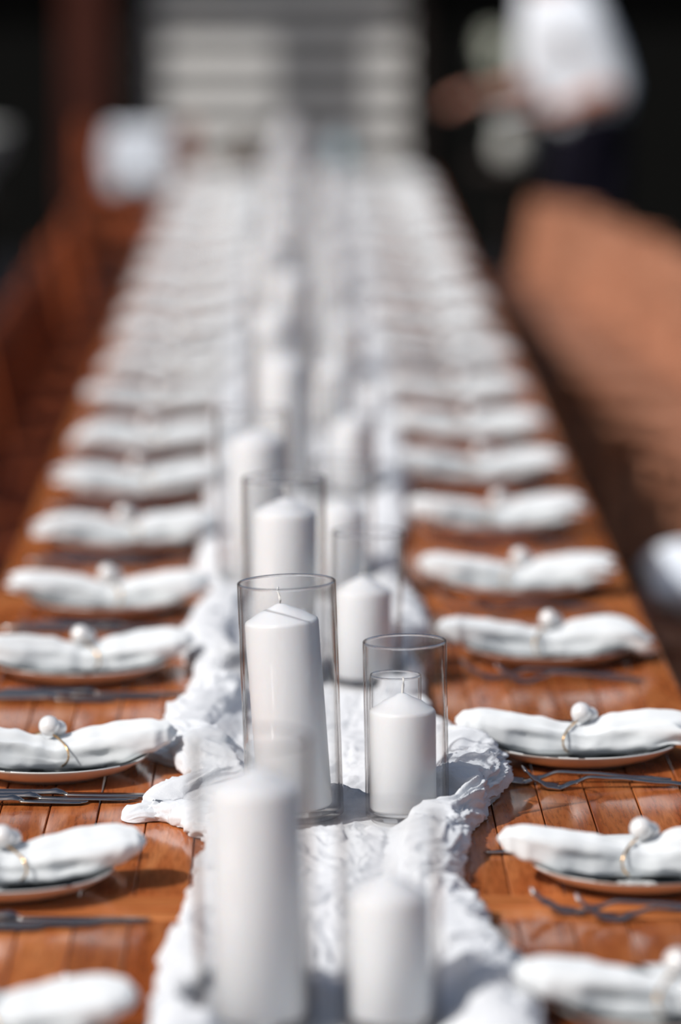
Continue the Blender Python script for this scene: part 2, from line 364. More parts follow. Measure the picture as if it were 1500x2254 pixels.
for y in rows:
    xl = lerp_tab(LEFT, y) + .010 + 0.008 * fbm(y * 7, 3.1, 0, 2)
    xr = lerp_tab(RIGHT, y) - .008 + 0.008 * fbm(y * 7, 9.7, 0, 2)
    line = []
    ends = []
    for side, xe, hr, sd2 in ((-1, xl, lerp_tab(ROPE_L, y), 2.0), (1, xr, lerp_tab(ROPE_R, y), 8.0)):
        h = max(.006, hr * (0.95 + 0.45 * noise.noise(Vector((y * 9, sd2, 0))))); bw = .016 + .42 * h * (1 + .3 * noise.noise(Vector((y * 6, sd2, 4))))
        for vx, vy, vr in VASE_SPOTS:          # the roll stays outside the glasses
            if abs(vy - y) < vr + .012:
                need = side * vx + math.sqrt((vr + .012) ** 2 - (vy - y) ** 2)
                bw = max(.006, min(bw, (side * xe - need) / 2))
        cxr, czr = xe - side * bw, h * .5
        pts = []
        for q in range(NRL):
            ph_ = -1.25 + (q / (NRL - 1)) * 3.95          # from tucked under, over the top, down inside
            nx_, nz_ = math.cos(ph_) * side, math.sin(ph_)
            d = pleats(ph_ * (h * .5 + bw) * .5, y, sd2) * min(1.0, h / .022) * min(1.0, (NRL - 1 - q) / 10 + .15)
            px_ = cxr + nx_ * (bw + d); pz_ = czr + nz_ * (h * .5 + d)
            pts.append((px_, max(.0012 + .0015 * (q / NRL), pz_)))
        ends.append((pts[-1]))
        if side < 0: lpts = pts
        else: rpts = pts
    (ax, az), (bx_, bz) = ends
    mid = []
    for q in range(1, NC + 1):
        u = q / (NC + 1); x = ax + (bx_ - ax) * u
        mask = 1.0
        for vx, vy, vr in VASE_SPOTS:
            if abs(vy - y) < 0.12:
                dd = math.hypot(x - vx, y - vy)
                if dd < vr + 0.035: mask = min(mask, max(0.0, (dd - vr) / 0.035))
        fold = .022 * max(0.0, fbm(x * 9, y * 5.5, 21.0, 2) - .05) + pleats(x, y, 14.0) * .8
        z = .003 + fold * (mask * mask * (3 - 2 * mask)) * min(1, u * 6) * min(1, (1 - u) * 6)
        e_ = max(0.0, 1 - u * 8), max(0.0, 1 - (1 - u) * 8)
        mid.append((x, z + (az - .003) * e_[0] + (bz - .003) * e_[1]))
    for (x, z) in lpts + mid + rpts[::-1]:
        V.append((x + .0022 * noise.noise(Vector((x * 45, y * 45, z * 45))), y + .006 * fbm(x * 22, y * 18, z * 22, 2), TZ + max(.0012, z)))
NU = 2 * NRL + NC
for i in range(len(rows) - 1):
    for j in range(NU - 1):
        a = i * NU + j; F.append((a, a + 1, a + NU + 1, a + NU))
ro = tag(obj('table_runner', mesh('table_runner', V, F, M_GAUZE)), 'long crinkled white gauze runner bunched down the middle of the tables', 'table runner')

# a short tail of gauze lying loose on the wood left of the runner
def tail(name, pts, wid, hgt, label, seed):
    rings = []; n, m = 90, 60; pts = [Vector((*p_, 0)) for p_ in pts]
    for i in range(n):
        s_ = i / (n - 1); k = s_ * (len(pts) - 1); a = min(int(k), len(pts) - 2); q = k - a
        P0, P3 = pts[a], pts[a + 1]; T0 = (pts[min(a + 1, len(pts) - 1)] - pts[max(a - 1, 0)]) / 2; T1 = (pts[min(a + 2, len(pts) - 1)] - pts[a]) / 2
        h00, h10, h01, h11 = 2 * q ** 3 - 3 * q * q + 1, q ** 3 - 2 * q * q + q, -2 * q ** 3 + 3 * q * q, q ** 3 - q * q
        P = P0 * h00 + T0 * h10 + P3 * h01 + T1 * h11; D = (P3 - P0).normalized(); S = Vector((-D.y, D.x, 0))
        end = min(1.0, s_ * 7) ** .5
        w_ = wid * (.55 + .5 * s_) * (.12 + .88 * end); h_ = hgt * (.45 + .6 * s_) * (.12 + .88 * end)
        r = []
        for j in range(m):
            an = 2 * PI * j / m; c, sn = math.cos(an), math.sin(an)
            d = (pleats(an * .011, s_ * .11 + seed, seed)) * .75 * end
            Q = P + S * (c * (w_ + d)) + Vector((0, 0, h_ * .45 + sn * (h_ * .5 + d)))
            r.append((Q.x, Q.y, TZ + max(.001, Q.z)))
        rings.append(r)
    return obj(name, mesh(name, *loft_data(rings), M_GAUZE))
for tpts, tw, th, sd_ in ((((-0.175, 4.24), (-0.14, 4.26), (-0.11, 4.24), (-0.07, 4.20)), 0.028, 0.022, 3.0), (((-0.165, 4.60), (-0.14, 4.56), (-0.115, 4.53), (-0.08, 4.52)), 0.026, 0.026, 9.0)):
    o = tail('gauze_tail', tpts, tw, th, '', sd_); o.parent = ro

# ------------------------------------------------------------------ vases and candles
def vase_mesh(R, H, wall=0.0026):
    return lathe('glass_cylinder', [(0, 0), (R * 0.9, 0), (R, 0.003), (R, H - 0.0022), (R - 0.0004, H - 0.0008), (R - wall * .5, H), (R - wall + 0.0004, H - 0.0008),
                 (R - wall, H - 0.0022), (R - wall, 0.008), (R - wall - 0.003, 0.006), (0, 0.006)], M_GLASS, 72)
def candle_mesh(R, H):
    c = 0.0045
    return lathe('wax', [(0, 0), (R - 0.002, 0), (R, 0.003), (R, H * 0.5), (R, H - c), (R - 0.0008, H - c * .45), (R - 0.0026, H - 0.0006), (R - 0.006, H + 0.0010), (R * 0.6, H + 0.0070),
                 (R * 0.3, H + 0.0115), (0.004, H + 0.0150), (0, H + 0.0153)], M_WAX, 64)
def wick_mesh(z0, bend):
    v, f = tube_data([(0, 0, z0 - 0.003), (0.0003, 0, z0 + 0.004), (0.0004 - bend * .3, 0, z0 + 0.009), (bend * -.6, 0, z0 + 0.014), (bend * -.3, 0.001, z0 + 0.017)], [0.0014, 0.0013, 0.0012, 0.0012, 0.0008], 8)
    return mesh('wick', v, f, M_WICK)
def rim_mesh(R, H, r=.0015, seg=72):
    path = [((R - .0013) * math.cos(2 * PI * k / seg), (R - .0013) * math.sin(2 * PI * k / seg), H - .0006) for k in range(seg)]
    return mesh('rim', *tube_data(path, r, 10, True), M_RIM)
RT, RS = rim_mesh(0.0497, 0.240), rim_mesh(0.0424, 0.180)
VT, VS = vase_mesh(0.0497, 0.240), vase_mesh(0.0424, 0.180)
CT, CS = candle_mesh(0.0375, 0.193), candle_mesh(0.0337, 0.104)
WT, WS = wick_mesh(0.208, 0.003), wick_mesh(0.119, -0.002)
for i, (x, y, tall) in enumerate(CANDLES):
    pair = i // 2; kind = 'tall' if tall else 'short'
    if pair == 1: tl, cl = (-2.0, -4.3) if tall else (-1.1, -0.5)
    elif pair == 0: tl, cl = (-1.0, -1.5) if tall else (-0.6, -0.8)
    else: tl, cl = random.uniform(-1, 1), random.uniform(-1.2, 1.2)
    where = {0: 'at the blurred front of the table', 1: 'in sharp focus mid-table'}.get(pair)
    sz = 'taller' if tall else 'shorter'
    if where is None:
        where = f'in the {ORD[pair]} candle pair from the camera' if pair < 7 else 'among the far blurred candles along the runner'
    v = obj('glass_vase', VT if tall else VS, None, (x, y, TZ + 0.0075), (0, math.radians(tl), 0))
    tag(v, f'{sz} clear glass cylinder vase {where}', 'vase', 'glass cylinder vases on the runner')
    obj('rim', RT if tall else RS, v)
    # candle foot stands on the vase bottom
    dx = (-0.0075 if tall else -0.0045) if pair == 1 else random.uniform(-.004, .004)
    if pair == 1 and tall: dx = 0.0005
    c = obj('pillar_candle', CT if tall else CS, None, (x + dx, y, TZ + 0.0145 + (0.0025 if abs(cl) > 3 else 0.0006)), (0, math.radians(cl), random.uniform(-.3, .3)))
    tag(c, f'{sz} white pillar candle in its glass {where}', 'candle', 'white pillar candles on the runner')
    obj('wick', WT if tall else WS, c)
g = tag(obj('glass_tumbler', vase_mesh(0.0270, 0.122, 0.0022), None, (0.1035, 4.36, TZ + 0.0075)),
        'narrow small clear glass cylinder seen through the shorter in-focus vase', 'glass')
obj('rim', rim_mesh(0.0270, 0.122, .0012), g)

# ------------------------------------------------------------------ plates, napkins, rings, cutlery
pv, pf, own = lathe_data([(0, .003), (.050, .003), (.052, 0), (.060, 0), (.063, .0025), (.088, .0100), (.1035, .0190), (.1058, .0213), (.1062, .0222), (.1055, .0228), (.1030, .0222),
                          (.088, .0150), (.070, .0088), (.060, .0070), (.040, .0062), (0, .0060)], 72)
PLATE = mesh('plate', pv, pf, [M_PLATEOUT, M_PLATE], True, [1 if o >= 8 else 0 for o in own])

PLZ = [(0, .006), (.04, .0062), (.06, .007), (.07, .0088), (.088, .015), (.103, .0222), (.1055, .0228)]
def napkin_mesh(seed, outer_droop=0.0, flare=1.0, inner_w=1.0):
    rnd = random.Random(seed); nx, na = 96, 84
    W = [(-1, .034 * flare), (-.9, .040 * flare), (-.7, .040), (-.4, .036), (-.15, .031), (0, .028), (.12, .031), (.35, .039 * inner_w), (.6, .042 * inner_w), (.8, .037 * inner_w), (.92, .026 * inner_w), (.975, .015), (1, .002)]
    ZT = [(-1, .046), (-.85, .052), (-.6, .051), (-.3, .047), (-.1, .040), (0, .037), (.12, .040), (.35, .047), (.6, .052), (.8, .055), (.93, .053), (1, .045)]
    ZB = [(-1, .030 - outer_droop), (-.85, .024 - outer_droop * .4), (-.6, .012), (-.3, .007), (0, .006), (.3, .007), (.55, .012), (.8, .023), (.93, .031), (1, .041)]
    ph = [rnd.uniform(0, 6.28) for _ in range(6)]
    rings = []
    for i in range(nx):
        t = -1 + 2 * i / (nx - 1)
        t = math.copysign(abs(t) ** 0.9, t)
        X = t * (0.136 if t > 0 else 0.122)
        wv, zt, zb = lerp_tab(W, t), lerp_tab(ZT, t), lerp_tab(ZB, t)
        if t < -.55: zt -= outer_droop * ((-.55 - t) / .45) ** 2
        ruff = max(0.0, (-t - .55) / .45); ring = math.exp(-abs(t) / .16)
        r_ = []
        for k in range(na):
            a = 2 * PI * k / na; c, s = math.cos(a), math.sin(a)
            y = math.copysign(abs(c) ** .85, c); zz = math.copysign(abs(s) ** .8, s)
            q = 1 + 0.03 * math.sin(3 * a + ph[0] + 2.2 * t) + 0.02 * math.sin(5 * a + ph[1] - 3 * t)
            q -= 0.10 * ring * abs(math.sin(4 * a + ph[2])) * (1 if s > -.2 else .3)
            q += ruff * (0.14 * math.sin(4 * a + ph[3]) + 0.09 * math.sin(7 * a + ph[4]))
            q += 0.06 * noise.noise(Vector((t * 2.2 + seed, y * 1.1, zz * 1.1)))
            Y = wv * .93 * y * q; Z = (zt + zb) / 2 + (zt - zb) / 2 * zz * (q if s > 0 else 1)
            # soft folded dents on the visible flanks and one lengthways crease
            yy = Y / max(wv, 1e-4)
            Z -= 0.0075 * math.exp(-((abs(yy) - .55 - .12 * math.sin(4 * t + ph[5])) / .13) ** 2) * math.exp(-((abs(t) - .42) / .30) ** 2) * (1 if s > 0 else 0)
            # overlapping hem of the fold: a small step running slantwise over each lobe
            if s > -.3:
                Z += 0.0040 * (wv / .04) * (1 / (1 + math.exp(-(yy - (.10 + .75 * (t - .15))) / .035)) if t > .04 else 1 / (1 + math.exp((yy - (.25 + .6 * t)) / .035)) if t < -.04 else .5)
                Z -= 0.0030 * (wv / .04) * math.exp(-((yy + .45 - .5 * t) / .10) ** 2) * (1 - ring)
            dent = 0.010 * math.exp(-((t - .42) / .24) ** 2 - ((zz + .25) / .45) ** 2) + 0.006 * math.exp(-((t + .35) / .16) ** 2 - ((zz + .1) / .5) ** 2)
            Y -= math.copysign(min(dent, abs(Y) * .6), Y)
            Xo = X + ruff * 0.010 * math.sin(4 * a + ph[1]) + 0.003 * noise.noise(Vector((a, t * 4, seed)))
            Y += 0.0007 * noise.noise(Vector((X * 90, Y * 90, Z * 90 + seed)))
            Z += 0.0006 * noise.noise(Vector((X * 80 + 9, Y * 80, Z * 80 + seed)))
            rp = math.hypot(Xo, Y)
            if rp < .1065: Z = max(Z, lerp_tab(PLZ, rp) + .0008)
            r_.append((Xo, Y, max(Z, .004)))
        rings.append(r_)
    # hollow, ruffled open end: the outer end folds in on itself
    last = rings[0]; cxm = sum(p[0] for p in last) / na; cym = sum(p[1] for p in last) / na; czm = sum(p[2] for p in last) / na
    ins = []
    for sc, off in ((.82, .004), (.6, .018), (.35, .034)):
        ins.insert(0, [(cxm + off + (p[0] - cxm) * sc, cym + (p[1] - cym) * sc, czm + (p[2] - czm) * sc) for p in last])
    v, f = loft_data(ins + rings)
    return mesh('napkin', v, f, M_LINEN)
NAPS = [napkin_mesh(1.0, 0.0, 1.0), napkin_mesh(5.0, 0.022, 1.08, .95), napkin_mesh(9.0, 0.004, .94, 1.08), napkin_mesh(13.0, 0.010, 1.05, 1.0)]

def ring_mesh(side):
    # wire loop round the waist, leaning so that the camera-side foot runs towards the inner tip; side +1: camera is at -y
    n = 56; path = []
    for k in range(n):
        a = 2 * PI * k / n
        y = 0.0330 * math.cos(a); z = 0.0255 + 0.0178 * math.sin(a)
        path.append((-side * y * 0.62 + 0.000, y, z))
    v, f = tube_data(path, 0.0011, 8, True); return mesh('wire', v, f, M_GOLD)
RINGW = {1: ring_mesh(1), -1: ring_mesh(-1)}
def ball(name, r, m):
    bm = bmesh.new(); bmesh.ops.create_uvsphere(bm, u_segments=28, v_segments=18, radius=r)
    me = bpy.data.meshes.new(name); bm.to_mesh(me); bm.free(); me.materials.append(m)
    me.polygons.foreach_set('use_smooth', [True] * len(me.polygons)); return me
PEARL, PEARL2 = ball('pearl', 0.0112, M_PEARL), ball('pearl', 0.0085, M_PEARL)

def knife_mesh(L_, bl):
    hl = L_ - bl      # handle from x=0, blade tip at x=L_
    hp = [(0, 0, .0055), (.006, 0, .0055), (hl * .35, 0, .0056), (hl * .75, 0, .0058), (hl - .006, 0, .0062), (hl, 0, .0066), (hl + .006, 0, .0055), (hl + .012, 0, .0045)]
    hv = tube_data(hp, [.003, .0068, .0066, .0058, .0052, .0064, .0052, .0022], 12, flat=.72)
    rings = []
    for s, y0, y1 in ((0, -.004, .004), (.05, -.008, .0065), (.35, -.0095, .0065), (.7, -.0095, .0065), (.88, -.0075, .0062), (.96, -.002, .0055), (1, .0030, .0048)):
        x = hl + .006 + s * (bl - .006); z = .0045 - .002 * s
        rings.append([(x, y0, z), (x, (y0 + y1) / 2, z - .0007), (x, y1, z - .0009), (x, y1, z + .0009), (x, (y0 + y1) / 2, z + .0008)])
    return mesh('knife', *merge(hv, loft_data(rings)), M_STEEL)
def fork_mesh(L_):
    def zc(s): return lerp_tab([(0, .004), (.15, .007), (.45, .012), (.60, .0135), (.70, .008), (.78, .0035), (.85, .005), (.93, .013), (1, .024)], s)
    def hw(s): return lerp_tab([(0, .004), (.04, .0075), (.25, .0062), (.5, .0034), (.63, .003), (.69, .006), (.74, .0108), (.79, .0118)], s)
    rings = []
    for i in range(40):
        s = i / 39 * .79; x = s * L_; z = zc(s); h = hw(s); th = .0022
        rings.append([(x, -h, z), (x, -h * .5, z - th), (x, h * .5, z - th), (x, h, z), (x, h * .5, z + th * .8), (x, -h * .5, z + th * .8)])
    parts = [loft_data(rings)]
    for q in range(4):
        yc = (-1.5 + q) * .0066; rr = []
        for i in range(12):
            s = .775 + .225 * i / 11; x = s * L_; z = zc(s); h = .0021 * (1 - .55 * (i / 11) ** 3); th = .0015
            rr.append([(x, yc - h, z - th), (x, yc + h, z - th), (x, yc + h, z + th), (x, yc - h, z + th)])
        parts.append(loft_data(rr))
    return mesh('fork', *merge(*parts), M_STEEL)
KN = [knife_mesh(.232, .130), knife_mesh(.212, .112), knife_mesh(.178, .078)]
FK = [fork_mesh(.200), fork_mesh(.178)]
KNAME = ['longest', 'middle', 'shortest']; FNAME = ['longer', 'shorter']

def place_setting(side, k, y):
    # side -1: left of the table (guest looks to +X), +1: right
    cx = {-1: -0.262, 1: 0.306}[side] + {(-1, 1): -.018, (1, 1): .024, (1, 0): .014}.get((side, k), 0 if k < 4 else (.014 if side < 0 else -.006)); sn = 'left' if side < 0 else 'right'
    rz = 0 if side < 0 else PI
    far = k >= 9
    pos = f'{ORD[k]} place setting from the camera on the {sn}' if not far else ''
    if k == 0: pos = f'place setting nearest the camera on the {sn}'
    rr = random.Random(k * 7 + side)
    jit = (lambda a: rr.uniform(-a, a))
    def L_(near, farl): return farl if far else near
    px, py = cx + jit(.004), y + jit(.004)
    p = obj('plate', PLATE, None, (px, py, TZ + .0004), (0, 0, jit(3)))
    tag(p, L_(f'white plate with black print at the {pos}', f'blurred plate beyond the ninth place setting along the {sn} side'), 'plate', f'plates on the {sn} side')
    yaw = {(-1, 0): .10, (-1, 1): .14, (-1, 2): .06, (-1, 3): .10, (1, 0): .03, (1, 1): .02, (1, 2): -.03, (1, 3): .05}.get((side, k), jit(.10))
    var = {(-1, 0): 2, (-1, 1): 2, (-1, 2): 0, (-1, 3): 2, (1, 0): 0, (1, 1): 2, (1, 2): 3, (1, 3): 1}.get((side, k), rr.randrange(4))
    n = obj('napkin', NAPS[var], None, (px, py, TZ + .0006), (0, 0, rz + yaw))
    tag(n, L_(f'white linen napkin at the {pos}', f'blurred white napkin beyond the ninth place setting along the {sn} side'), 'napkin', f'napkins on the {sn} side')
    r = thing('napkin_ring', L_(f'gold napkin ring with pearls at the {pos}', f'blurred pearl napkin ring beyond the ninth place setting along the {sn} side'), 'napkin ring', (px, py, TZ + .0006), rz + yaw, f'pearl napkin rings on the {sn} side')
    s = 1 if side < 0 else -1
    obj('wire', RINGW[s], r); obj('pearl', PEARL, r, (0.0, -s * .004, .0525)); obj('pearl', PEARL2, r, (s * .0105, s * .006, .0480))
    if k > 10: return
    # knives lie on the guest's right, forks on the left
    ks = -1 if side < 0 else 1          # y side of the knives
    tips = [-.118, -.162, -.213]
    for i in range(3):
        tip = abs(tips[i] + .262)
        L0 = (.232, .212, .178)[i]
        ox = .262 + tips[i]             # tip offset towards the table centre
        o = obj('knife', KN[i], None, (px + (ox - L0) * (-side), y + ks * (.124 + .017 * i), TZ + .0002), (0, 0, rz + jit(.02) + (.01 * side)))
        tag(o, L_(f'{KNAME[i]} of three steel knives at the {pos}', f'blurred steel knife beyond the ninth place setting along the {sn} side'), 'knife', f'knives on the {sn} side')
    for i in range(2):
        ox = (.112, .072)[i]; L0 = (.200, .178)[i]
        o = obj('fork', FK[i], None, (px + (ox - L0) * (-side), y - ks * (.127 + .024 * i), TZ - .0010), (0, 0, rz + jit(.025) + .03 * i))
        tag(o, L_(f'{FNAME[i]} of two steel forks at the {pos}', f'blurred steel fork beyond the ninth place setting along the {sn} side'), 'fork', f'forks on the {sn} side')
ROWL = [3.37, 3.94, 4.48, 5.05, 5.52, 6.07] + [6.07 + .535 * k for k in range(1, 15)]
ROWR = [3.455, 3.965, 4.555, 5.16, 5.66, 6.22] + [6.22 + .535 * k for k in range(1, 15)]
for k in range(20):
    place_setting(-1, k, ROWL[k])
    place_setting(1, k, ROWR[k])

# ------------------------------------------------------------------ slatted chairs along both sides
def slat_chair(mt, label, ns=5):
    # faces +x: seat in front, back leaning to -x; origin under the foot of the back
    t = thing('slatted_chair', label, 'chair')
    SL = box('seat_slat', .066, .42, .018, mt, (0, 0, -.009), .003)
    for i in range(ns): obj('seat_slat', SL, t, (.045 + i * .076, 0, .45))
    fx = .345 - (5 - ns) * .076
    lean = math.radians(-11)
    BS = box('back_slat', .014, .058, .175, mt, (0, 0, .0875), .003)
    for i in range(6): obj('back_slat', BS, t, (-.004, -.165 + i * .066, .475), (0, lean, 0))
    obj('top_rail', box('top_rail', .024, .45, .06, mt, (0, 0, .03), .008), t, (-.037, 0, .640), (0, lean, 0))
    obj('lower_rail', box('lower_rail', .022, .385, .035, mt, (0, 0, 0), .004), t, (.001, 0, .462), (0, lean, 0))
    BP = box('back_post', .028, .032, .27, mt, (0, 0, .0), .004); LG = box('leg', .032, .032, .431, mt, (0, 0, .2155), .004)
    R1 = box('seat_rail', fx + .01, .022, .045, mt, (0, 0, 0), .003)
    for q in (-1, 1):
        obj('back_post', BP, t, (-.020, q * .209, .535), (0, lean, 0)); obj('leg', LG, t, (.005, q * .195, 0)); obj('leg', LG, t, (fx, q * .195, 0))
        obj('seat_rail', R1, t, (fx / 2, q * .195, .409)); obj('stretcher', R1, t, (fx / 2, q * .195, .16))
    return t
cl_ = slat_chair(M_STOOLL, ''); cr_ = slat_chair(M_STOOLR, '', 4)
first = [True, True]
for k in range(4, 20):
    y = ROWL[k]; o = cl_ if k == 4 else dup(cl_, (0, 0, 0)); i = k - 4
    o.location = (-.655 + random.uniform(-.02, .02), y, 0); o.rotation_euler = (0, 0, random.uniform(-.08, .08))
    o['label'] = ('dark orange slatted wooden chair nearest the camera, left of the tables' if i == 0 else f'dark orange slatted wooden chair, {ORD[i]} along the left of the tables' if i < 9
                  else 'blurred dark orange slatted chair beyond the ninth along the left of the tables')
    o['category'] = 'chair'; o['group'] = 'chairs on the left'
for k in range(7, 20):
    y = ROWR[k]; o = cr_ if k == 7 else dup(cr_, (0, 0, 0)); i = k - 7
    bx = 1.12 - .050 * (y - 9.7) - .06 * max(0, y - 12)
    o.location = (min(1.12, max(.77, bx)) + random.uniform(-.02, .02), y, 0); o.rotation_euler = (0, 0, PI + random.uniform(.30, .48))
    if k == 7: o.location.x = .89; o.rotation_euler = (0, 0, PI + .08)
    o['label'] = ('pale tan slatted wooden chair nearest the camera, right of the tables' if i == 0 else f'pale tan slatted wooden chair, {ORD[i]} along the right of the tables' if i < 9
                  else 'blurred pale tan slatted chair beyond the ninth along the right of the tables')
    o['category'] = 'chair'; o['group'] = 'chairs on the right'
def cushion_mesh(a, b, h):
    V = []; n, m = 28, 16; rings = []
    for i in range(n + 1):
        u = -1 + 2 * i / n; r = []
        for k in range(m * 2):
            an = 2 * PI * k / (m * 2); c, s = math.cos(an), math.sin(an)
            y = math.copysign(abs(c) ** .5, c); ev = (1 - abs(u) ** 4) ** .5 * (1 - .55 * abs(y) ** 4)
            r.append((u * a * (1 - .05 * (1 - abs(y))), y * b * (1 - .04 * (1 - abs(u))), h / 2 + math.copysign(abs(s) ** .8, s) * h / 2 * max(ev, .06)))
        rings.append(r)
    return loft_data(rings)
c = tag(obj('seat_cushion', mesh('seat_cushion', *cushion_mesh(.12, .15, .12), M_COTTON), None, (.725, ROWR[7] - .01, .4508)), 'plump white cushion on the nearest chair at the right edge', 'cushion')

# ------------------------------------------------------------------ far end: jar, bottle, chair with cloth, urn, flowers
j = thing('ceramic_jar', 'small dark brown jar at the far end of the table', 'jar', (-.155, 14.15, TZ), 0)
j.scale = (2.0, 2.0, 1.7)
obj('body', lathe('body', [(0, 0), (.026, 0), (.034, .012), (.036, .035), (.030, .055), (.024, .062), (.0, .062)], M_CERBROWN, 32), j)
obj('lid', lathe('lid', [(0, .0622), (.026, .0622), (.026, .068), (.012, .074), (.006, .078), (.008, .084), (0, .087)], M_CERBROWN, 32), j)
b = thing('water_bottle', 'pale teal bottle at the far end of the table', 'bottle', (.145, 14.2, TZ), 0)
b.scale = (1.3, 1.3, 1.0)
obj('body', lathe('body', [(0, 0), (.038, 0), (.042, .006), (.042, .075), (.034, .098), (.016, .110), (.014, .130), (0, .130)], M_TEAL, 32), b)
obj('stopper', lathe('stopper', [(0, .1302), (.015, .1302), (.016, .146), (0, .150)], M_COTTON, 24), b)

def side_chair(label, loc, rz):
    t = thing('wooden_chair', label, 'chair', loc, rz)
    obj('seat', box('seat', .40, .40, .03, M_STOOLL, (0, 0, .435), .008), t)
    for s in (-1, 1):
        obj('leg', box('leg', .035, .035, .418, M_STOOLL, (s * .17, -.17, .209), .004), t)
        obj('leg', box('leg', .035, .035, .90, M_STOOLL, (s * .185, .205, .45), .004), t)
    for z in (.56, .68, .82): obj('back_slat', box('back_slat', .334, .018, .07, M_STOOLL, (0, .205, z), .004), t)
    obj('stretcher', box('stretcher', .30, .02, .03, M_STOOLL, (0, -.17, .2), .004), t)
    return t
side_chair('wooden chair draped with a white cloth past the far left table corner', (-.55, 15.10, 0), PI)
# cloth hung over the chair back, in front and behind
V, F = [], []; nu, ns_ = 30, 40
for i in range(ns_):
    s = i / (ns_ - 1)
    for q in range(nu):
        u = q / (nu - 1) * 2 - 1
        L0 = .44 * s - .22; wv = .012 * math.sin(u * 9) * (abs(L0) / .22)
        if abs(L0) < .03: yy = L0 * 1.0; z = .872 + .0 * s + .012 * math.cos(L0 / .03 * PI / 2)
        else: yy = math.copysign(.03 + .006 + wv * .8, L0); z = .872 - (abs(L0) - .03) * (1 + .1 * math.sin(u * 5 + L0 * 3))
        V.append((-.55 + u * .105 + .008 * math.sin(z * 30), 14.895 + yy, z))
for i in range(ns_ - 1):
    for q in range(nu - 1):
        a = i * nu + q; F.append((a, a + 1, a + nu + 1, a + nu))
cl = obj('draped_cloth', mesh('draped_cloth', V, F, M_COTTON)); sm = cl.modifiers.new('thickness', 'SOLIDIFY'); sm.thickness = .006
tag(cl, 'white cloth hung over the chair back past the far left corner', 'cloth')

t = thing('pedestal', 'dark pedestal carrying a pale stone urn at the left edge', 'pedestal', (-1.14, 14.6, 0))
obj('column', lathe('column', [(0, .06), (.09, .06), (.075, .1), (.07, .60), (.10, .64), (0, .64)], M_DARKWOOD, 24), t)
obj('base', box('base', .26, .26, .06, M_DARKWOOD, (0, 0, .03), .006), t); obj('top', box('top', .24, .24, .03, M_DARKWOOD, (0, 0, .655), .006), t)
tag(obj('stone_urn', lathe('stone_urn', [(0, 0), (.07, 0), (.075, .02), (.05, .04), (.12, .10), (.155, .16), (.16, .20), (.175, .215), (.17, .225), (.14, .215), (.12, .15), (0, .10)], M_STONE, 32), None, (-1.14, 14.6, .6705)),
    'pale stone urn on the dark pedestal at the left edge', 'urn')

t = thing('side_table', 'small dark round table beside the person in white', 'table', (.765, 14.98, 0))
obj('top', lathe('top', [(0, .72), (.15, .72), (.155, .73), (.155, .742), (.15, .75), (0, .75)], M_DARKWOOD, 32), t)
obj('column', lathe('column', [(.03, .04), (.022, .1), (.020, .6), (.04, .719), (0, .719)], M_DARKWOOD, 20), t)
obj('foot', lathe('foot', [(0, 0), (.14, 0), (.14, .015), (.05, .04), (0, .04)], M_DARKWOOD, 32), t)
t = thing('flower_vase', 'pale vase of sage green leaves and flowers on the dark side table', 'flowers', (.765, 14.98, .7505))
obj('pot', lathe('pot', [(0, 0), (.045, 0), (.06, .02), (.068, .06), (.058, .105), (.050, .12), (.046, .118), (.05, .06), (0, .02)], M_STONE, 32), t)
rf = random.Random(3)
leafv = [(0, 0, 0), (.35, .12, .05), (.7, .10, .03), (1, 0, -.05), (.7, -.10, .03), (.35, -.12, .05)]
LEAFM = mesh('leaf', [Vector(q) * .085 for q in leafv] , [(0, 1, 5), (1, 2, 4, 5), (2, 3, 4)], M_SAGE, True)
HEAD = None
def flower_head():
    V, F = [], []
    for k in range(26):
        ph = k * 2.39996; tt = k / 25; el = PI / 2 * (1 - tt * 1.25); r = .012 + .022 * tt
        d = Vector((math.cos(ph) * math.cos(el), math.sin(ph) * math.cos(el), math.sin(el))); s = d.cross(Vector((0, 0, 1)))
        s = s.normalized() if s.length > 1e-3 else Vector((1, 0, 0)); u = s.cross(d)
        o = len(V); c = d * r
        V += [c - s * .012, c + d * .008 - u * .012, c + s * .012, c + d * .010 + u * .016]; F.append((o, o + 1, o + 2, o + 3))
    return mesh('flower_head', V, F, M_SAGE2, True)
HEAD = flower_head()
for k in range(16):
    a = rf.uniform(0, 6.28); sp = rf.uniform(.015, .11); h = rf.uniform(.22, .46)
    top = Vector((math.cos(a) * sp - .03, math.sin(a) * sp, h)); mid = Vector((top.x * .35, top.y * .35, h * .55))
    v, f = tube_data([(0, 0, .03), mid, top], [.003, .0025, .002], 6)
    st = obj('stem', mesh('stem', v, f, M_SAGE), t)
    obj('flower_head', HEAD, st, top, (rf.uniform(-.5, .5), rf.uniform(-.5, .5), a))
    for q in range(5):
        pos = Vector((0, 0, .03)).lerp(mid, .6).lerp(top, q / 5 + .05)
        obj('leaf', LEAFM, st, pos, (rf.uniform(-.4, .4), rf.uniform(-.9, .1), rf.uniform(0, 6.28)))

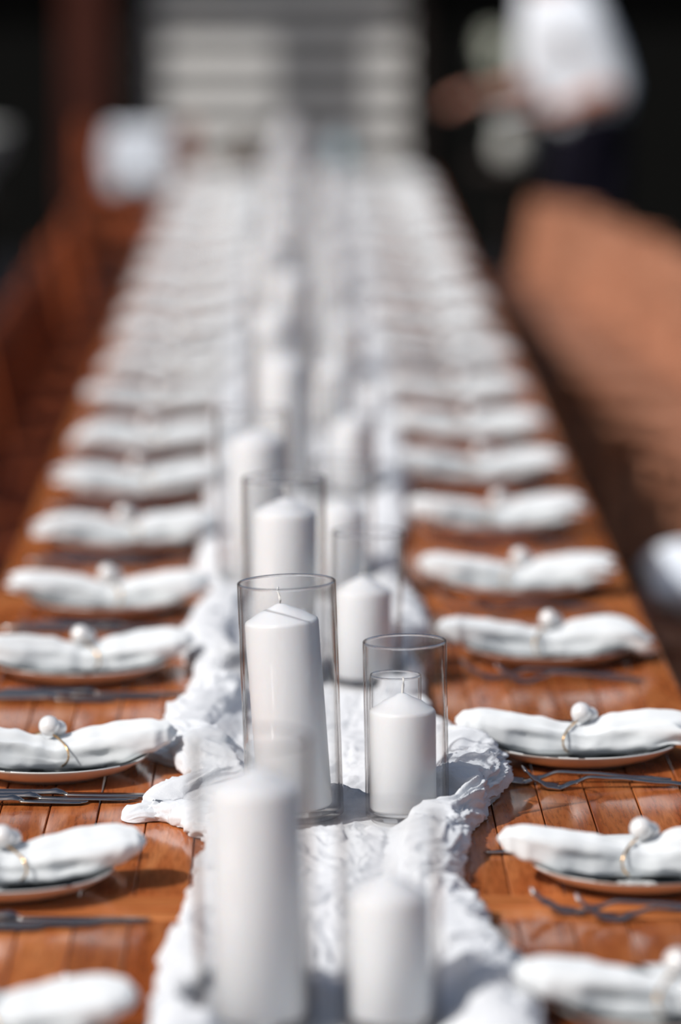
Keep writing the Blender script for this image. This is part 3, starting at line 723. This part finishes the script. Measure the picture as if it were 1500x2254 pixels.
# ------------------------------------------------------------------ the person: continuous skinned body, clothes as children
def skin_mesh(name, nd, ed, mt, sub=2, root=None):
    me = bpy.data.meshes.new(name + '_cage'); ks = list(nd); ix = {k: i for i, k in enumerate(ks)}
    me.from_pydata([nd[k][0] for k in ks], [(ix[a], ix[b]) for a, b in ed], []); o = bpy.data.objects.new(name, me); COL.objects.link(o)
    m = o.modifiers.new('skin', 'SKIN'); m.use_smooth_shade = True
    for k in ks:
        r = nd[k][1]; sv_ = me.skin_vertices[0].data[ix[k]]; sv_.radius = r if isinstance(r, tuple) else (r, r); sv_.use_root = (k == (root or ks[0]))
    s = o.modifiers.new('sub', 'SUBSURF'); s.levels = s.render_levels = sub
    dg = bpy.context.evaluated_depsgraph_get(); ev = o.evaluated_get(dg)
    res = bpy.data.meshes.new_from_object(ev); res.name = name; res.materials.clear(); res.materials.append(mt)
    res.polygons.foreach_set('use_smooth', [True] * len(res.polygons))
    bpy.data.objects.remove(o); bpy.data.meshes.remove(me); return res
PXp, PYp = 1.00, 14.62
P = {}
P['pel'] = ((.01, 0, .90), (.105, .125)); P['wst'] = ((-.02, 0, 1.02), (.095, .115)); P['chs'] = ((-.07, 0, 1.18), (.11, .14)); P['upc'] = ((-.105, 0, 1.28), (.085, .12))
P['nck'] = ((-.15, 0, 1.37), .052); P['nk2'] = ((-.18, 0, 1.42), .05); P['jaw'] = ((-.205, 0, 1.46), .07); P['hed'] = ((-.20, 0, 1.53), .088); P['crn'] = ((-.195, 0, 1.59), .070)
body_ed = [('pel', 'wst'), ('wst', 'chs'), ('chs', 'upc'), ('upc', 'nck'), ('nck', 'nk2'), ('nk2', 'jaw'), ('jaw', 'hed'), ('hed', 'crn')]
arms = {-1: [(-.10, -.165, 1.28), (.0, -.215, 1.03), (-.22, -.20, .965), (-.275, -.19, .96)], 1: [(-.10, .165, 1.28), (-.10, .215, 1.03), (-.30, .18, 1.00), (-.355, .16, 1.0)]}
for s in (-1, 1):
    a = arms[s]; n = 'n' if s < 0 else 'f'
    P[n + 'sh'] = (a[0], .058); P[n + 'ua'] = (tuple(Vector(a[0]).lerp(Vector(a[1]), .5)), .048); P[n + 'el'] = (a[1], .040)
    P[n + 'fa'] = (tuple(Vector(a[1]).lerp(Vector(a[2]), .4)), .038); P[n + 'wr'] = (a[2], (.024, .028)); P[n + 'pm'] = (a[3], (.017, .038))
    body_ed += [('upc', n + 'sh'), (n + 'sh', n + 'ua'), (n + 'ua', n + 'el'), (n + 'el', n + 'fa'), (n + 'fa', n + 'wr'), (n + 'wr', n + 'pm')]
    # legs
    P[n + 'hp'] = ((.01, s * .09, .84), .088); P[n + 'th'] = ((.0, s * .10, .66), .076); P[n + 'kn'] = ((-.01, s * .10, .48), .056)
    P[n + 'cf'] = ((.025, s * .10, .34), .054); P[n + 'an'] = ((.03, s * .10, .095), .036); P[n + 'ft'] = ((-.05, s * .105, .045), .034); P[n + 'to'] = ((-.13, s * .11, .035), .030)
    body_ed += [('pel', n + 'hp'), (n + 'hp', n + 'th'), (n + 'th', n + 'kn'), (n + 'kn', n + 'cf'), (n + 'cf', n + 'an'), (n + 'an', n + 'ft'), (n + 'ft', n + 'to')]
    # five curled fingers
    pm = Vector(a[3])
    for q in range(4):
        y = (q - 1.5) * .019; L0 = (.036, .041, .039, .031)[q]
        b0 = pm + Vector((-.030, y, .0)); b1 = b0 + Vector((-L0, y * .1, -.004)); b2 = b1 + Vector((-L0 * .6, 0, -.018)); b3 = b2 + Vector((-L0 * .25, 0, -.018))
        pr = n + 'pm'
        for w_, bb in enumerate((b0, b1, b2, b3)):
            kk = f'{n}f{q}{w_}'; P[kk] = (tuple(bb), .0092 - .0008 * w_); body_ed.append((pr, kk)); pr = kk
    t0 = pm + Vector((.012, -s * .030, .010)); t1 = t0 + Vector((-.030, -s * .022, .008)); t2 = t1 + Vector((-.028, -s * .002, .002)); pr = n + 'pm'
    for w_, bb in enumerate((t0, t1, t2)):
        kk = f'{n}t{w_}'; P[kk] = (tuple(bb), .0105 - .001 * w_); body_ed.append((pr, kk)); pr = kk
person = tag(obj('person', skin_mesh('person', P, body_ed, M_SKIN, 2, 'pel'), None, (PXp, PYp, 0), (0, 0, math.radians(24))),
             'person in white shirt and navy trousers leaning left with forearms raised', 'person')
# face and hair
hd = Vector(P['hed'][0])
for s in (-1, 1):
    obj('eye', ball('eye', .008, M_EYE), person, hd + Vector((-.071, s * .031, .0)))
    obj('ear', ball('ear', .02, M_SKIN), person, hd + Vector((.012, s * .086, -.01))).scale = (1, .4, 1.5)
v, f = loft_data([[(hd.x - .078, hd.y + .006 * math.cos(a), hd.z + .004 + .006 * math.sin(a)) for a in [k * PI / 4 for k in range(8)]],
                  [(hd.x - .100, hd.y + .011 * math.cos(a), hd.z - .026 + .010 * math.sin(a)) for a in [k * PI / 4 for k in range(8)]],
                  [(hd.x - .076, hd.y + .012 * math.cos(a), hd.z - .036 + .007 * math.sin(a)) for a in [k * PI / 4 for k in range(8)]]])
obj('nose', mesh('nose', v, f, M_SKIN), person)
o = obj('mouth', ball('mouth', .02, M_LIP), person, hd + Vector((-.068, 0, -.062))); o.scale = (.5, 1.1, .3)
hv = []
bm = bmesh.new(); bmesh.ops.create_uvsphere(bm, u_segments=28, v_segments=18, radius=.105)
for q in bm.verts:
    q.co.x *= 1.0; q.co.z *= 1.08
    if q.co.x < -.045 and q.co.z < .045: q.co.x = -.045 + (q.co.x + .045) * .15
    if q.co.z < -.03: q.co.x = q.co.x * .7 + .02; q.co.y *= .8
    q.co += q.co.normalized() * .006 * noise.noise(q.co * 30)
me = bpy.data.meshes.new('hair'); bm.to_mesh(me); bm.free(); me.materials.append(M_HAIR); me.polygons.foreach_set('use_smooth', [True] * len(me.polygons))
obj('hair', me, person, hd + Vector((.020, 0, .026)))
SEG = [(a_, b_, Vector(P[a_][0]), Vector(P[b_][0])) for a_, b_ in body_ed]
def near_seg(c):
    best = None
    for a_, b_, A_, B_ in SEG:
        d_ = B_ - A_; t_ = max(0.0, min(1.0, (c - A_).dot(d_) / max(1e-9, d_.length_squared)))
        q_ = (c - (A_ + d_ * t_)).length
        r_ = P[a_][1]; r_ = r_[0] if isinstance(r_, tuple) else r_
        q_ -= r_
        if best is None or q_ < best[0]: best = (q_, a_, b_)
    return best[1:]
SHIRT = {'pel-wst', 'wst-chs', 'chs-upc', 'upc-nck', 'upc-nsh', 'upc-fsh', 'nsh-nua', 'fsh-fua', 'nua-nel', 'fua-fel'}
TROUS = {f'{n_}{a_}-{n_}{b_}' for n_ in 'nf' for a_, b_ in (('hp', 'th'), ('th', 'kn'), ('kn', 'cf'), ('cf', 'an'))} | {'pel-nhp', 'pel-fhp'}
SHOES = {n_: {f'{n_}an-{n_}ft', f'{n_}ft-{n_}to'} for n_ in 'nf'}
body_me = person.data
segs = ['-'.join(near_seg(p_.center)) for p_ in body_me.polygons]
vn = [v_.normal.copy() for v_ in body_me.vertices]
def garment(name, pick, off, mt):
    idx = {}; V2, F2 = [], []
    for p_, sg in zip(body_me.polygons, segs):
        if not pick(p_.center, sg): continue
        q_ = []
        for vi in p_.vertices:
            if vi not in idx:
                idx[vi] = len(V2); c_ = body_me.vertices[vi].co
                V2.append(c_ + vn[vi] * (off + .004 * noise.noise(c_ * 14)))
            q_.append(idx[vi])
        F2.append(tuple(q_))
    o = obj(name, mesh(name, V2, F2, mt), person)
    m_ = o.modifiers.new('thickness', 'SOLIDIFY'); m_.thickness = .003; m_.offset = 1
    return o
garment('shirt', lambda c, sg: sg in SHIRT and c.z > .885 and not (sg == 'upc-nck' and c.z > 1.355), .013, M_COTTON)
garment('trousers', lambda c, sg: sg in TROUS or (sg == 'pel-wst' and c.z < .93), .009, M_NAVY)
for n in 'nf': garment('shoe', lambda c, sg: sg in SHOES[n], .006, M_SHOE)
tag(obj('saucer', lathe('saucer', [(0, 0), (.03, 0), (.065, .010), (.070, .014), (.064, .014), (.03, .005), (0, .005)], M_COTTON, 32), None, Vector((PXp, PYp, 0)) + Matrix.Rotation(math.radians(24), 3, 'Z') @ Vector((-.375, -.19, .955)), (0, math.radians(-12), 0)),
    'small pale saucer held out by the leaning person in white', 'saucer')
